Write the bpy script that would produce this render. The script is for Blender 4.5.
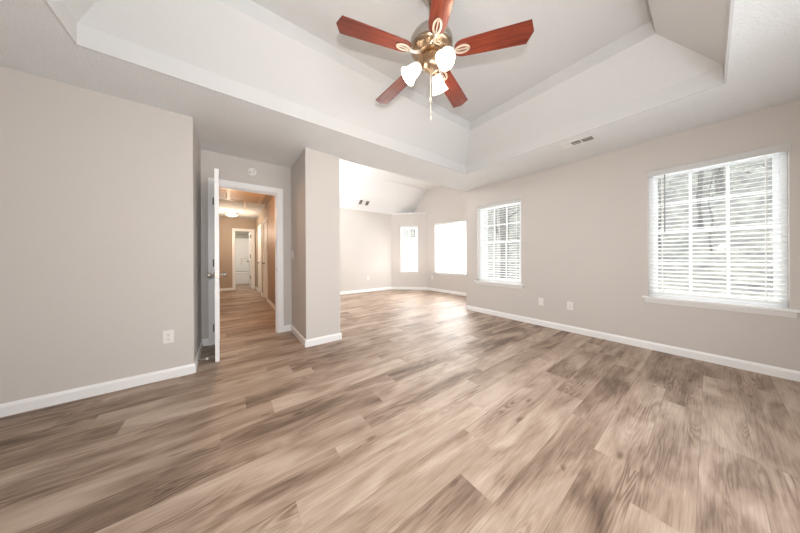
import bpy, bmesh, math, random
from mathutils import Vector, Matrix, Euler
random.seed(7)
for o in list(bpy.data.objects):
    bpy.data.objects.remove(o, do_unlink=True)
S = bpy.context.scene
C = S.collection
PI = math.pi

# ------------------------------------------------------------------ camera
F_PX, YAW, ROLL, CAM_H = 230.6, math.radians(36.73), 0.0049, 1.097
cd = bpy.data.cameras.new('camera')
cd.sensor_fit = 'HORIZONTAL'; cd.sensor_width = 36.0
cd.lens = F_PX / 800 * 36; cd.shift_x = 0.0; cd.shift_y = (256.88 - 266.5) / 800
cd.clip_start = 0.02; cd.clip_end = 300
cam = bpy.data.objects.new('camera', cd); C.objects.link(cam)
fw = Vector((math.sin(YAW), math.cos(YAW), 0)); rt = Vector((math.cos(YAW), -math.sin(YAW), 0)); up = Vector((0, 0, 1))
cr, sr = math.cos(ROLL), math.sin(ROLL)
rx = rt * cr - up * sr; ux = rt * sr + up * cr
m = Matrix((rx, ux, -fw)).transposed().to_4x4(); m.translation = (0, 0, CAM_H)
cam.matrix_world = m
S.camera = cam

# ------------------------------------------------------------------ world, sun, window daylight, added fill, exposure
S.view_settings.view_transform = 'Standard'
S.view_settings.look = 'None'
S.view_settings.gamma = 1.0
S.view_settings.use_curve_mapping = False
S.view_settings.exposure = 0.3
W = bpy.data.worlds.new('overcast_sky'); S.world = W; W.use_nodes = True
bg = W.node_tree.nodes['Background']; bg.inputs[0].default_value = (0.86, 0.93, 1.0, 1); bg.inputs[1].default_value = 1.6

def sun_light(name, to_sun, strength, col, angle):
    l = bpy.data.lights.new(name, 'SUN'); l.energy = strength; l.color = col; l.angle = angle
    o = bpy.data.objects.new(name, l); C.objects.link(o)
    o.rotation_euler = Vector(to_sun).to_track_quat('Z', 'Y').to_euler(); return o
sun_light('sun', (0.62, -0.10, 0.95), 2.2, (1.0, 0.95, 0.88), 0.01)

def area_light(name, loc, direction, sx, sy, power, col=(1, 1, 1), spread=PI):
    l = bpy.data.lights.new(name, 'AREA'); l.shape = 'RECTANGLE'; l.size = sx; l.size_y = sy
    l.energy = power; l.color = col; l.spread = spread
    o = bpy.data.objects.new(name, l); C.objects.link(o); o.location = loc
    o.rotation_euler = (-Vector(direction)).to_track_quat('Z', 'Y').to_euler(); return o
# daylight entering through each window of the place; the rear one is added fill at an invented window
area_light('daylight_bedroom_window', (4.037, 0.0, 1.34), (-1, 0, 0), 0.78, 1.38, 9, (0.93, 0.97, 1))
area_light('daylight_second_window', (4.037, 2.33, 1.34), (-1, 0, 0), 0.78, 1.38, 10, (0.97, 0.98, 1))
area_light('daylight_nook_window', (5.37, 4.567, 1.365), (-1, 0, 0), 1.25, 1.45, 95, (1, 0.99, 0.98))
area_light('daylight_bay_window', (4.875 + .0495, 6.015 + .0495, 1.365), (-1, -1, 0), 0.5, 1.45, 32, (1, 0.99, 0.98))
area_light('rear_fill', (1.2, -0.72, 1.25), (0, 1, -0.1), 2.9, 1.2, 36, (0.95, 0.97, 1))
# the photographer's flash at the camera: it throws the crisp blade shadows on the tray ceiling
area_light('camera_flash', (-0.06, -0.16, 1.27), (0.55, 0.72, 0.25), 0.06, 0.06, 28, (1.0, 0.98, 0.96))

# ------------------------------------------------------------------ materials
def lin(c):
    return tuple(((v / 255) / 12.92 if v / 255 <= 0.04045 else ((v / 255 + 0.055) / 1.055) ** 2.4) for v in c) + (1,)
def new_mat(name):
    mt = bpy.data.materials.new(name); mt.use_nodes = True
    nt = mt.node_tree; b = nt.nodes['Principled BSDF']; return mt, nt, b
def nd(nt, t, **kw):
    n = nt.nodes.new(t)
    for k, v in kw.items():
        if k.startswith('i_'): n.inputs[k[2:].replace('_', ' ')].default_value = v
        else: setattr(n, k, v)
    return n
def paint(name, col, rough=0.6, bump=0.0, bscale=200, var=0.02, metal=0.0, spec=0.5):
    mt, nt, b = new_mat(name); L = nt.links
    tc = nd(nt, 'ShaderNodeTexCoord'); n1 = nd(nt, 'ShaderNodeTexNoise', i_Scale=3.0, i_Detail=3.0)
    L.new(tc.outputs['Object'], n1.inputs['Vector'])
    mx = nd(nt, 'ShaderNodeMix', data_type='RGBA')
    mx.inputs[6].default_value = tuple(c * (1 - var) for c in col[:3]) + (1,); mx.inputs[7].default_value = tuple(min(1, c * (1 + var)) for c in col[:3]) + (1,)
    L.new(n1.outputs['Fac'], mx.inputs[0]); L.new(mx.outputs[2], b.inputs['Base Color'])
    b.inputs['Roughness'].default_value = rough; b.inputs['Metallic'].default_value = metal
    b.inputs['Specular IOR Level'].default_value = spec
    if bump:
        n2 = nd(nt, 'ShaderNodeTexNoise', i_Scale=bscale, i_Detail=4.0)
        L.new(tc.outputs['Object'], n2.inputs['Vector'])
        bp = nd(nt, 'ShaderNodeBump', i_Strength=bump, i_Distance=0.008)
        L.new(n2.outputs['Fac'], bp.inputs['Height']); L.new(bp.outputs['Normal'], b.inputs['Normal'])
    return mt
def emit(name, col, strength):
    mt, nt, b = new_mat(name)
    b.inputs['Base Color'].default_value = col; b.inputs['Emission Color'].default_value = col
    b.inputs['Emission Strength'].default_value = strength; b.inputs['Roughness'].default_value = 0.4
    return mt
M = {}
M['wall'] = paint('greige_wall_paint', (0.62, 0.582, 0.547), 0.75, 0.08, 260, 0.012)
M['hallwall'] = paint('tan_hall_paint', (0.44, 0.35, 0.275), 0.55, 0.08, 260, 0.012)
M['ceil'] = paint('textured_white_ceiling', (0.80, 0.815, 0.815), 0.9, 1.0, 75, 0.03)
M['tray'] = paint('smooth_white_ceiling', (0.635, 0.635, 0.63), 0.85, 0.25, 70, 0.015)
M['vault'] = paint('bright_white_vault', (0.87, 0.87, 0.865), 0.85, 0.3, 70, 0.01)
M['trim'] = paint('white_trim_paint', (0.89, 0.885, 0.88), 0.35, 0, 1, 0.01)
M['door'] = paint('white_door_paint', (0.88, 0.875, 0.87), 0.4, 0, 1, 0.01)
M['vinyl'] = paint('white_window_vinyl', (0.84, 0.85, 0.86), 0.4, 0, 1, 0.01)
def slat_mat():
    mt, nt, b = new_mat('white_blind_slat'); L = nt.links
    b.inputs['Base Color'].default_value = (0.86, 0.86, 0.85, 1); b.inputs['Roughness'].default_value = 0.4
    t = nd(nt, 'ShaderNodeBsdfTranslucent'); t.inputs[0].default_value = (0.90, 0.90, 0.88, 1)
    n = nd(nt, 'ShaderNodeTexNoise', i_Scale=40.0); rm = nd(nt, 'ShaderNodeMapRange'); rm.inputs[3].default_value = 0.38; rm.inputs[4].default_value = 0.42
    mx = nd(nt, 'ShaderNodeMixShader'); L.new(n.outputs['Fac'], rm.inputs[0]); L.new(rm.outputs[0], mx.inputs[0])
    L.new(b.outputs[0], mx.inputs[1]); L.new(t.outputs[0], mx.inputs[2]); L.new(mx.outputs[0], nt.nodes['Material Output'].inputs[0]); return mt
M['slat'] = slat_mat()
M['plastic'] = paint('white_plastic', (0.82, 0.80, 0.77), 0.35, 0, 1, 0.01)
M['dark'] = paint('dark_cavity', (0.03, 0.028, 0.025), 0.8)
M['duct'] = paint('dark_duct', (0.09, 0.075, 0.06), 0.7)
M['nickel'] = paint('satin_nickel', (0.55, 0.52, 0.48), 0.28, 0, 1, 0.02, 1.0)
M['hinge'] = paint('aged_hinge_metal', (0.30, 0.27, 0.24), 0.35, 0, 1, 0.02, 1.0)
M['brass'] = paint('antique_brass', (0.50, 0.36, 0.24), 0.3, 0.05, 60, 0.12, 1.0)
M['pewter'] = paint('brushed_pewter', (0.50, 0.45, 0.40), 0.3, 0, 1, 0.05, 1.0)
M['chain'] = paint('pale_chain', (0.75, 0.66, 0.55), 0.35, 0, 1, 0.02, 0.6)
M['tan'] = paint('tan_hatch_wood', (0.60, 0.43, 0.27), 0.55, 0.05, 40, 0.06)
M['tantrim'] = paint('tan_hatch_trim', (0.68, 0.52, 0.36), 0.5, 0, 1, 0.03)
M['tub'] = paint('white_tub_acrylic', (0.86, 0.85, 0.83), 0.2, 0, 1, 0.01)
M['bathwall'] = paint('sage_bath_paint', (0.42, 0.41, 0.34), 0.6, 0.05, 200, 0.02)
M['siding'] = paint('white_siding', (0.82, 0.82, 0.82), 0.6, 0, 1, 0.02)
M['cord'] = paint('white_cord', (0.85, 0.83, 0.80), 0.6)
M['wand'] = paint('grey_clear_wand', (0.34, 0.34, 0.36), 0.3)
M['shade'] = emit('lit_frosted_glass', (1.0, 0.93, 0.82, 1), 3.0)
M['bulb'] = emit('lit_bulb', (1.0, 0.88, 0.70, 1), 6.0)
M['dome'] = emit('lit_hall_dome', (1.0, 0.88, 0.70, 1), 2.0)
M['bark'] = paint('grey_brown_bark', (0.19, 0.155, 0.13), 0.9, 0.6, 18, 0.35)
M['leaf'] = paint('mixed_green_leaves', (0.20, 0.26, 0.10), 0.7, 0, 1, 0.3)
M['leafdry'] = paint('dry_winter_leaves', (0.30, 0.25, 0.20), 0.8, 0, 1, 0.3)
def ground_mat():
    mt, nt, b = new_mat('leaf_litter_ground'); L = nt.links
    tc = nd(nt, 'ShaderNodeTexCoord'); n = nd(nt, 'ShaderNodeTexNoise', i_Scale=2.2, i_Detail=12.0, i_Roughness=0.78); L.new(tc.outputs['Object'], n.inputs['Vector'])
    r_ = nd(nt, 'ShaderNodeValToRGB'); e = r_.color_ramp.elements
    e[0].position = 0.36; e[0].color = (0.06, 0.05, 0.045, 1); e[1].position = 0.66; e[1].color = (0.66, 0.63, 0.62, 1)
    x = e.new(0.46); x.color = (0.22, 0.20, 0.19, 1); x = e.new(0.53); x.color = (0.34, 0.33, 0.25, 1)
    L.new(n.outputs['Fac'], r_.inputs[0]); L.new(r_.outputs[0], b.inputs['Base Color']); b.inputs['Roughness'].default_value = 0.95; return mt
M['ground'] = ground_mat()

def wood_blade():
    mt, nt, b = new_mat('cherry_blade_veneer'); L = nt.links
    tc = nd(nt, 'ShaderNodeTexCoord'); mp = nd(nt, 'ShaderNodeMapping'); mp.inputs['Scale'].default_value = (2.5, 45, 10)
    n = nd(nt, 'ShaderNodeTexNoise', i_Scale=1.6, i_Detail=5.0, i_Distortion=0.6)
    L.new(tc.outputs['Object'], mp.inputs['Vector']); L.new(mp.outputs[0], n.inputs['Vector'])
    r = nd(nt, 'ShaderNodeValToRGB')
    r.color_ramp.elements[0].position = 0.3; r.color_ramp.elements[0].color = (0.095, 0.018, 0.012, 1)
    r.color_ramp.elements[1].position = 0.72; r.color_ramp.elements[1].color = (0.23, 0.045, 0.022, 1)
    L.new(n.outputs['Fac'], r.inputs[0]); L.new(r.outputs[0], b.inputs['Base Color'])
    b.inputs['Roughness'].default_value = 0.26; return mt
M['blade'] = wood_blade()

def glass_mat(name, fac, tint):
    mt, nt, b = new_mat(name); L = nt.links; nt.nodes.remove(b)
    t = nd(nt, 'ShaderNodeBsdfTransparent'); t.inputs[0].default_value = tint
    g = nd(nt, 'ShaderNodeBsdfGlossy'); g.inputs['Roughness'].default_value = 0.02
    fr = nd(nt, 'ShaderNodeFresnel'); fr.inputs[0].default_value = 1.45
    mu = nd(nt, 'ShaderNodeMath', operation='MULTIPLY'); mu.inputs[1].default_value = fac
    L.new(fr.outputs[0], mu.inputs[0])
    mx = nd(nt, 'ShaderNodeMixShader'); L.new(mu.outputs[0], mx.inputs[0]); L.new(t.outputs[0], mx.inputs[1]); L.new(g.outputs[0], mx.inputs[2])
    L.new(mx.outputs[0], nt.nodes['Material Output'].inputs[0]); return mt
M['glass'] = glass_mat('window_glass', 1.0, (0.97, 0.98, 0.98, 1))
def screen_mat():
    mt, nt, b = new_mat('insect_screen_mesh'); L = nt.links; nt.nodes.remove(b)
    t = nd(nt, 'ShaderNodeBsdfTransparent')
    d = nd(nt, 'ShaderNodeBsdfTranslucent'); d.inputs[0].default_value = (0.80, 0.84, 0.90, 1)
    mx = nd(nt, 'ShaderNodeMixShader'); mx.inputs[0].default_value = 0.16
    L.new(t.outputs[0], mx.inputs[1]); L.new(d.outputs[0], mx.inputs[2])
    L.new(mx.outputs[0], nt.nodes['Material Output'].inputs[0]); return mt
M['screen'] = screen_mat()

def floor_mat():
    mt, nt, b = new_mat('greige_oak_vinyl_planks'); L = nt.links
    uv = nd(nt, 'ShaderNodeUVMap', uv_map='plank'); at = nd(nt, 'ShaderNodeAttribute', attribute_name='plank_tone')
    sp = nd(nt, 'ShaderNodeSeparateColor'); L.new(at.outputs['Color'], sp.inputs[0])
    sx = nd(nt, 'ShaderNodeSeparateXYZ'); L.new(uv.outputs[0], sx.inputs[0])
    def mth(op, a, bb=None, cc=None):
        n = nd(nt, 'ShaderNodeMath', operation=op)
        for i, v in enumerate((a, bb, cc)):
            if v is None: continue
            if isinstance(v, (int, float)): n.inputs[i].default_value = v
            else: L.new(v, n.inputs[i])
        return n.outputs[0]
    seed = mth('MULTIPLY', sp.outputs[1], 91.0)
    def vec(su, sv):
        c = nd(nt, 'ShaderNodeCombineXYZ')
        L.new(mth('MULTIPLY', sx.outputs[0], su), c.inputs[0]); L.new(mth('MULTIPLY', sx.outputs[1], sv), c.inputs[1]); L.new(seed, c.inputs[2])
        return c.outputs[0]
    def noise(v, sc, det=4.0, dist=0.0, rough=0.55):
        n = nd(nt, 'ShaderNodeTexNoise', i_Scale=sc, i_Detail=det, i_Distortion=dist, i_Roughness=rough); L.new(v, n.inputs['Vector']); return n.outputs['Fac']
    big = noise(vec(1.6, 7.0), 1.0, 3.0, 0.8)              # broad cloudy streaks
    fine = noise(vec(5.0, 130.0), 1.0, 4.0, 0.2)           # fine grain
    warp = noise(vec(3.0, 10.0), 1.0, 2.0)
    ringn = noise(vec(1.0, 10.0), 1.0, 1.0, 0.4)
    cat = mth('SINE', mth('ADD', mth('MULTIPLY', ringn, 105.0), mth('MULTIPLY', warp, 9.0)))   # cathedral rings
    mask = noise(vec(1.1, 4.0), 1.0, 1.0)
    rm = nd(nt, 'ShaderNodeMapRange'); rm.inputs[1].default_value = 0.54; rm.inputs[2].default_value = 0.70; L.new(mask, rm.inputs[0])
    rings = mth('MULTIPLY', mth('MULTIPLY', cat, rm.outputs[0]), 0.12)
    vor = nd(nt, 'ShaderNodeTexVoronoi', i_Scale=1.0); L.new(vec(3.2, 9.0), vor.inputs['Vector'])
    kn = nd(nt, 'ShaderNodeMapRange'); kn.inputs[1].default_value = 0.0; kn.inputs[2].default_value = 0.17; kn.inputs[3].default_value = 0.34; kn.inputs[4].default_value = 0.0
    L.new(vor.outputs['Distance'], kn.inputs[0])
    knot = mth('MULTIPLY', kn.outputs[0], mth('GREATER_THAN', noise(vec(2.6, 5.0), 0.7, 0.0), 0.50))
    v = mth('ADD', mth('MULTIPLY', big, 1.15), mth('ADD', mth('MULTIPLY', fine, 0.46), mth('MULTIPLY', noise(vec(9.0, 380.0), 1.0, 2.0), 0.26)))
    v = mth('ADD', v, rings)
    v = mth('SUBTRACT', v, knot)
    v = mth('ADD', v, mth('MULTIPLY', mth('SUBTRACT', sp.outputs[0], 0.5), 0.22))
    v = mth('SUBTRACT', v, mth('ADD', 0.385, mth('MULTIPLY', rm.outputs[0], 0.10)))
    r = nd(nt, 'ShaderNodeValToRGB'); e = r.color_ramp.elements
    e[0].position = 0.10; e[0].color = (0.10, 0.064, 0.044, 1)
    e[1].position = 0.84; e[1].color = (0.52, 0.425, 0.345, 1)
    x = e.new(0.32); x.color = (0.20, 0.138, 0.099, 1)
    x = e.new(0.54); x.color = (0.36, 0.267, 0.202, 1)
    L.new(v, r.inputs[0])
    # seams: v runs 0..0.18 across, z-less edge distance kept in attribute blue = plank length
    ev = mth('MINIMUM', sx.outputs[1], mth('SUBTRACT', 0.18, sx.outputs[1]))
    seam = nd(nt, 'ShaderNodeMapRange'); seam.inputs[1].default_value = 0.0006; seam.inputs[2].default_value = 0.0022; seam.inputs[3].default_value = 0.72; seam.inputs[4].default_value = 1.0
    L.new(ev, seam.inputs[0])
    mx = nd(nt, 'ShaderNodeMix', data_type='RGBA', blend_type='MULTIPLY'); mx.inputs[0].default_value = 1.0
    cs = nd(nt, 'ShaderNodeCombineColor')
    for i in range(3): L.new(seam.outputs[0], cs.inputs[i])
    L.new(r.outputs[0], mx.inputs[6]); L.new(cs.outputs[0], mx.inputs[7]); L.new(mx.outputs[2], b.inputs['Base Color'])
    b.inputs['Roughness'].default_value = 0.5; b.inputs['Specular IOR Level'].default_value = 0.28
    bp = nd(nt, 'ShaderNodeBump', i_Strength=0.12, i_Distance=0.002); L.new(fine, bp.inputs['Height']); L.new(bp.outputs[0], b.inputs['Normal'])
    return mt
M['floor'] = floor_mat()

# ------------------------------------------------------------------ mesh helpers
class MB:
    def __init__(s): s.v = []; s.f = []; s.smooth = []; s.nb = 0
    def add(s, vs, fs, smooth=False):
        k = len(s.v); s.v += [tuple(v) for v in vs]; s.f += [tuple(i + k for i in f) for f in fs]; s.smooth += [smooth] * len(fs); return s
    def box(s, a, b, mat=None):
        x0, y0, z0 = [min(p, q) for p, q in zip(a, b)]; x1, y1, z1 = [max(p, q) for p, q in zip(a, b)]
        e = .0002 * (s.nb % 6); s.nb += 1                 # boxes that meet in one mesh never share a plane
        x0 -= e; y0 -= e; z0 -= e; x1 += e; y1 += e; z1 += e
        vs = [(x0, y0, z0), (x1, y0, z0), (x1, y1, z0), (x0, y1, z0), (x0, y0, z1), (x1, y0, z1), (x1, y1, z1), (x0, y1, z1)]
        if mat: vs = [mat @ Vector(v) for v in vs]
        return s.add(vs, [(0, 3, 2, 1), (4, 5, 6, 7), (0, 1, 5, 4), (1, 2, 6, 5), (2, 3, 7, 6), (3, 0, 4, 7)])
    def prism(s, pts, z0, z1, mat=None):            # pts CCW in xy
        n = len(pts); vs = [(x, y, z0) for x, y in pts] + [(x, y, z1) for x, y in pts]
        if mat: vs = [mat @ Vector(v) for v in vs]
        fs = [tuple(range(n - 1, -1, -1)), tuple(range(n, 2 * n))] + [(i, (i + 1) % n, n + (i + 1) % n, n + i) for i in range(n)]
        return s.add(vs, fs)
    def lathe(s, prof, n=32, mat=None, cap=True):   # prof (r,z)
        vs = []; fs = []
        for r, z in prof:
            for i in range(n):
                a = 2 * PI * i / n; vs.append((r * math.cos(a), r * math.sin(a), z))
        if mat: vs = [mat @ Vector(v) for v in vs]
        for j in range(len(prof) - 1):
            for i in range(n):
                fs.append((j * n + i, j * n + (i + 1) % n, (j + 1) * n + (i + 1) % n, (j + 1) * n + i))
        s.add(vs, fs, True)
        if cap:
            k = len(s.v) - len(vs)
            if prof[0][0] > 1e-4: s.f.append(tuple(k + i for i in range(n - 1, -1, -1))); s.smooth.append(False)
            if prof[-1][0] > 1e-4: s.f.append(tuple(k + (len(prof) - 1) * n + i for i in range(n))); s.smooth.append(False)
        return s
    def tube(s, pts, rad, n=8):
        pts = [Vector(p) for p in pts]; rr = rad if isinstance(rad, (list, tuple)) else [rad] * len(pts)
        vs = []; fs = []
        for j, p in enumerate(pts):
            d = (pts[min(j + 1, len(pts) - 1)] - pts[max(j - 1, 0)]).normalized()
            q = d.to_track_quat('Z', 'Y')
            for i in range(n):
                a = 2 * PI * i / n; vs.append(p + q @ Vector((rr[j] * math.cos(a), rr[j] * math.sin(a), 0)))
        for j in range(len(pts) - 1):
            for i in range(n): fs.append((j * n + i, j * n + (i + 1) % n, (j + 1) * n + (i + 1) % n, (j + 1) * n + i))
        fs.append(tuple(range(n - 1, -1, -1))); fs.append(tuple((len(pts) - 1) * n + i for i in range(n)))
        return s.add(vs, fs, True)
    def build(s, name, mat, parent=None, bevel=0.0, recalc=True):
        me = bpy.data.meshes.new(name); me.from_pydata(s.v, [], s.f)
        for p, sm in zip(me.polygons, s.smooth): p.use_smooth = sm
        if recalc:
            bm = bmesh.new(); bm.from_mesh(me); bmesh.ops.recalc_face_normals(bm, faces=bm.faces); bm.to_mesh(me); bm.free()
        me.materials.append(mat)
        o = bpy.data.objects.new(name, me); C.objects.link(o)
        if parent: o.parent = parent
        if bevel:
            b = o.modifiers.new('bevel', 'BEVEL'); b.width = bevel; b.segments = 2; b.limit_method = 'ANGLE'; b.angle_limit = 0.6
        return o
def tag(o, label=None, cat=None, group=None, kind=None):
    if label: o['label'] = label
    if cat: o['category'] = cat
    if group: o['group'] = group
    if kind: o['kind'] = kind
    return o
def empty(name, loc=(0, 0, 0), rz=0.0):
    o = bpy.data.objects.new(name, None); C.objects.link(o); o.location = loc; o.rotation_euler = (0, 0, rz); o.empty_display_size = 0.1; return o
def struct(o, label, cat): return tag(o, label, cat, None, 'structure')
def copy_tree(o, parent=None):
    c = o.copy(); C.objects.link(c)
    if parent: c.parent = parent
    for ch in list(o.children): copy_tree(ch, c)
    return c

# ------------------------------------------------------------------ plan of the place
H = 2.44
XR, YR = 3.967, 3.02           # right wall plane, its far corner
YL = 2.949                     # left wall plane and pillar front
XA, XP0, XP1 = -0.265, 0.764, 1.20   # recess left, pillar left and right
YD = 3.76                      # wall with the hall door
XW, YB = -1.65, -0.75          # unseen west and rear walls
XN, YN = 5.30, 6.44            # nook right and back walls
CN = (4.45, 6.44); CM = (5.30, 5.59); SN = (5.30, 3.55)
HN, ZK, YK = 3.30, 2.535, 5.57     # nook flat ceiling, knee height at back wall, crease
XH0, XH1, YE = -0.30, 0.79, 9.6    # hall
DX0, DX1, DH = -0.13, 0.585, 2.035  # hall door opening

# ------------------------------------------------------------------ floor: one quad per plank in one mesh
def build_floor():
    w, Lp, y00 = 0.18, 1.22, 0.035
    joints = {5: 0.60 + 0.0, 6: 0.49, 3: 0.937, 1: 1.665, -1: 2.26, 4: 1.20, 5: 1.46, 7: 0.735, 10: 0.26, 9: 1.18, 8: 0.94, 12: -0.56, 2: 1.92, 0: 1.43}
    tones = {(3, -1): 0.06, (6, -1): 0.30, (6, 0): 0.85, (3, 0): 0.8, (1, 0): 0.75, (1, -1): 0.35, (4, -1): 0.85, (-1, -1): 0.4, (-1, 0): 0.7, (2, -1): 0.55, (2, 0): 0.3}
    vs, fs, uvs, cols = [], [], [], []
    for r in range(-5, 68):
        ya = y00 + r * w; yb = ya + w
        j = joints.get(r, random.uniform(0, Lp)); k0 = math.floor((-1.9 - j) / Lp)
        x = j + k0 * Lp; k = k0
        while x < 5.6:
            xa, xb = max(x, -1.8), min(x + Lp, 5.45)
            if xb > xa:
                n = len(vs); vs += [(xa, ya, 0), (xb, ya, 0), (xb, yb, 0), (xa, yb, 0)]; fs.append((n, n + 1, n + 2, n + 3))
                off = random.uniform(0, 40)
                uvs += [(off + xa - x, 0), (off + xb - x, 0), (off + xb - x, w), (off + xa - x, w)]
                t = tones.get((r, k), random.random()); sd = random.random(); cols += [(t, sd, 0, 1)] * 4
            x += Lp; k += 1
    me = bpy.data.meshes.new('floor'); me.from_pydata(vs, [], fs)
    ul = me.uv_layers.new(name='plank'); ca = me.color_attributes.new('plank_tone', 'FLOAT_COLOR', 'CORNER')
    ul = me.uv_layers['plank']; ca = me.color_attributes['plank_tone']
    for i in range(len(uvs)): ul.data[i].uv = uvs[i]
    for i in range(len(uvs)): ca.data[i].color = cols[i]
    me.materials.append(M['floor'])
    o = bpy.data.objects.new('floor', me); C.objects.link(o)
    struct(o, 'wood-look plank floor in brown and greige running through the rooms', 'floor')
build_floor()

# ------------------------------------------------------------------ ceilings
def build_ceiling():
    b = MB(); t = 0.05
    x0, x1, y0, y1 = -0.753, 3.106, -0.073, 2.367
    g = .004; x0 -= g; y0 -= g; x1 += g; y1 += g
    b.box((XW - .1, YB - .1, H), (x0, YD + .1, H + t)); b.box((x1, YB - .1, H), (XR + .14, YR, H + t))
    b.box((x0, YB - .1, H), (x1, y0, H + t)); b.box((x0, y1, H), (x1, YR, H + t)); b.box((x0, YR, H), (XP1, YD + .1, H + t))
    x0 += g; y0 += g; x1 -= g; y1 -= g
    o = b.build('ceiling', M['ceil']); struct(o, 'textured white lower ceiling around the raised tray', 'ceiling')
    zs = [(-.012, H - .001), (0, H - .001), (0, 2.578), (0.325, 2.893), (0.325, 3.02)]
    b = MB(); ring = []
    for i, z in zs: ring += [(x0 + i, y0 + i, z), (x1 - i, y0 + i, z), (x1 - i, y1 - i, z), (x0 + i, y1 - i, z)]
    fs = []
    for k in range(4):
        for j in range(4): fs.append((4 * k + j, 4 * k + (j + 1) % 4, 4 * k + 4 + (j + 1) % 4, 4 * k + 4 + j))
    fs.append((16, 17, 18, 19)); b.add(ring, fs)
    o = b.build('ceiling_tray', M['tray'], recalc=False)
    struct(o, 'raised tray ceiling with sloped sides and two flat bands above the fan', 'ceiling')
    b = MB(); yw = YN + .12
    zb = ZK - (yw - YN) * (HN - ZK) / (YN - YK)
    for nm, prof, lb in (('ceiling_nook', [(YR - .02, HN), (YK, HN), (YK, HN + .06), (YR - .02, HN + .06)], 'flat white upper ceiling of the far room'),
                         ('ceiling_slope', [(YK, HN), (yw, zb), (yw, zb + .07), (YK, HN + .07)], 'white vaulted ceiling sloping down to the back wall of the far room')):
        b = MB(); vs = [(XP1 - .1, y, z) for y, z in prof] + [(XN + .1, y, z) for y, z in prof]
        n = len(prof); b.add(vs, [tuple(range(n)), tuple(range(2 * n - 1, n - 1, -1))] + [(i, n + i, n + (i + 1) % n, (i + 1) % n) for i in range(n)])
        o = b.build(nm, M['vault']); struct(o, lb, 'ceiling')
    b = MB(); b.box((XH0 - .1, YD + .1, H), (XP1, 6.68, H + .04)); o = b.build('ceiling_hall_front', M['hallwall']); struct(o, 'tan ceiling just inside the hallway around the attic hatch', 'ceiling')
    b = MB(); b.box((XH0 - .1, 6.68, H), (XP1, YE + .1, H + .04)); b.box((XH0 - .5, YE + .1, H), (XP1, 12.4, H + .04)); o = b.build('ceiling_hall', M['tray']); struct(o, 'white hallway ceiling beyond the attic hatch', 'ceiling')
build_ceiling()

# ------------------------------------------------------------------ walls
def wall_holes(b, axis, p0, p1, a0, a1, z0, z1, holes):
    """slab between planes p0..p1 on the given axis, spanning a0..a1, with rectangular holes (h0,h1,hz0,hz1)"""
    def bx(s0, s1, c0, c1):
        if s1 - s0 < 1e-5 or c1 - c0 < 1e-5: return
        if axis == 'x': b.box((p0, s0, c0), (p1, s1, c1))
        else: b.box((s0, p0, c0), (s1, p1, c1))
    cur = a0
    for h0, h1, hz0, hz1 in sorted(holes):
        bx(cur, h0, z0, z1); bx(h0, h1, z0, hz0); bx(h0, h1, hz1, z1); cur = h1
    bx(cur, a1, z0, z1)
WT = 0.14
W1 = (-0.425, 0.430, 0.605, 2.075); W2 = (1.897, 2.757, 0.605, 2.075)
b = MB(); wall_holes(b, 'x', XR, XR + WT, YB, YR, 0, H, [W1, W2]); o = b.build('wall_right', M['wall']); struct(o, 'long greige wall on the right with two windows', 'wall')
b = MB(); b.box((XW, YL, 0), (XA, YL + .12, H)); b.box((XA - .12, YL + .12, 0), (XA, YD, H)); o = b.build('wall_left', M['wall']); struct(o, 'greige wall on the left that turns into the door recess', 'wall')
b = MB(); wall_holes(b, 'y', YD, YD + .12, XA - .12, XP0, 0, H, [(DX0, DX1, 0, DH)]); o = b.build('wall_recess', M['wall']); struct(o, 'greige wall around the hallway door at the back of the recess', 'wall')
b = MB(); b.box((XP0, YL, 0), (XP1, YD + .12, H)); o = b.build('wall_pillar', M['wall']); struct(o, 'greige wall end standing like a pillar between hallway door and far room', 'wall')
b = MB(); b.box((XW - .12, YB, 0), (XW, YL + .12, H)); o = b.build('wall_west', M['wall']); struct(o, 'greige wall out of view on the far left', 'wall')
RW = (-0.30, 2.70, 0.60, 2.10)  # opening for the made-up rear window that goes with the fill
b = MB(); wall_holes(b, 'y', YB - WT, YB, XW, XR + WT, 0, H, [RW]); o = b.build('wall_rear', M['wall']); struct(o, 'greige wall behind the viewpoint', 'wall')
# nook walls
b = MB(); b.box((XP1 - .12, YD + .12, 0), (XP1, YN, HN)); b.box((XP1 - .12, YR - .12, H + .05), (XP1, YD + .12, HN)); o = b.build('wall_nook_left', M['wall']); struct(o, 'far room wall hidden behind the pillar', 'wall')
b = MB(); b.box((XP1, YR - .07, H + .05), (XN, YR, HN)); o = b.build('wall_header', M['wall']); struct(o, 'wall above the opening to the far room', 'wall')
b = MB(); b.box((XP1 - .12, YN, 0), (CN[0], YN + .12, ZK)); b.box((XP1 - .12, YN, ZK), (XN + WT, YN + .12, 3.2)); o = b.build('wall_nook_back', M['wall']); struct(o, 'pale greige back wall of the far room below the vault', 'wall')
WB = (3.90, 5.235, 0.60, 2.13)
b = MB(); wall_holes(b, 'x', XN, XN + WT, SN[1], CM[1], 0, ZK, [WB]); b.box((XN, SN[1], ZK), (XN + WT, YN + .12, HN)); o = b.build('wall_nook_right', M['wall']); struct(o, 'tall greige gable wall of the far room with a wide window', 'wall')
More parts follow.
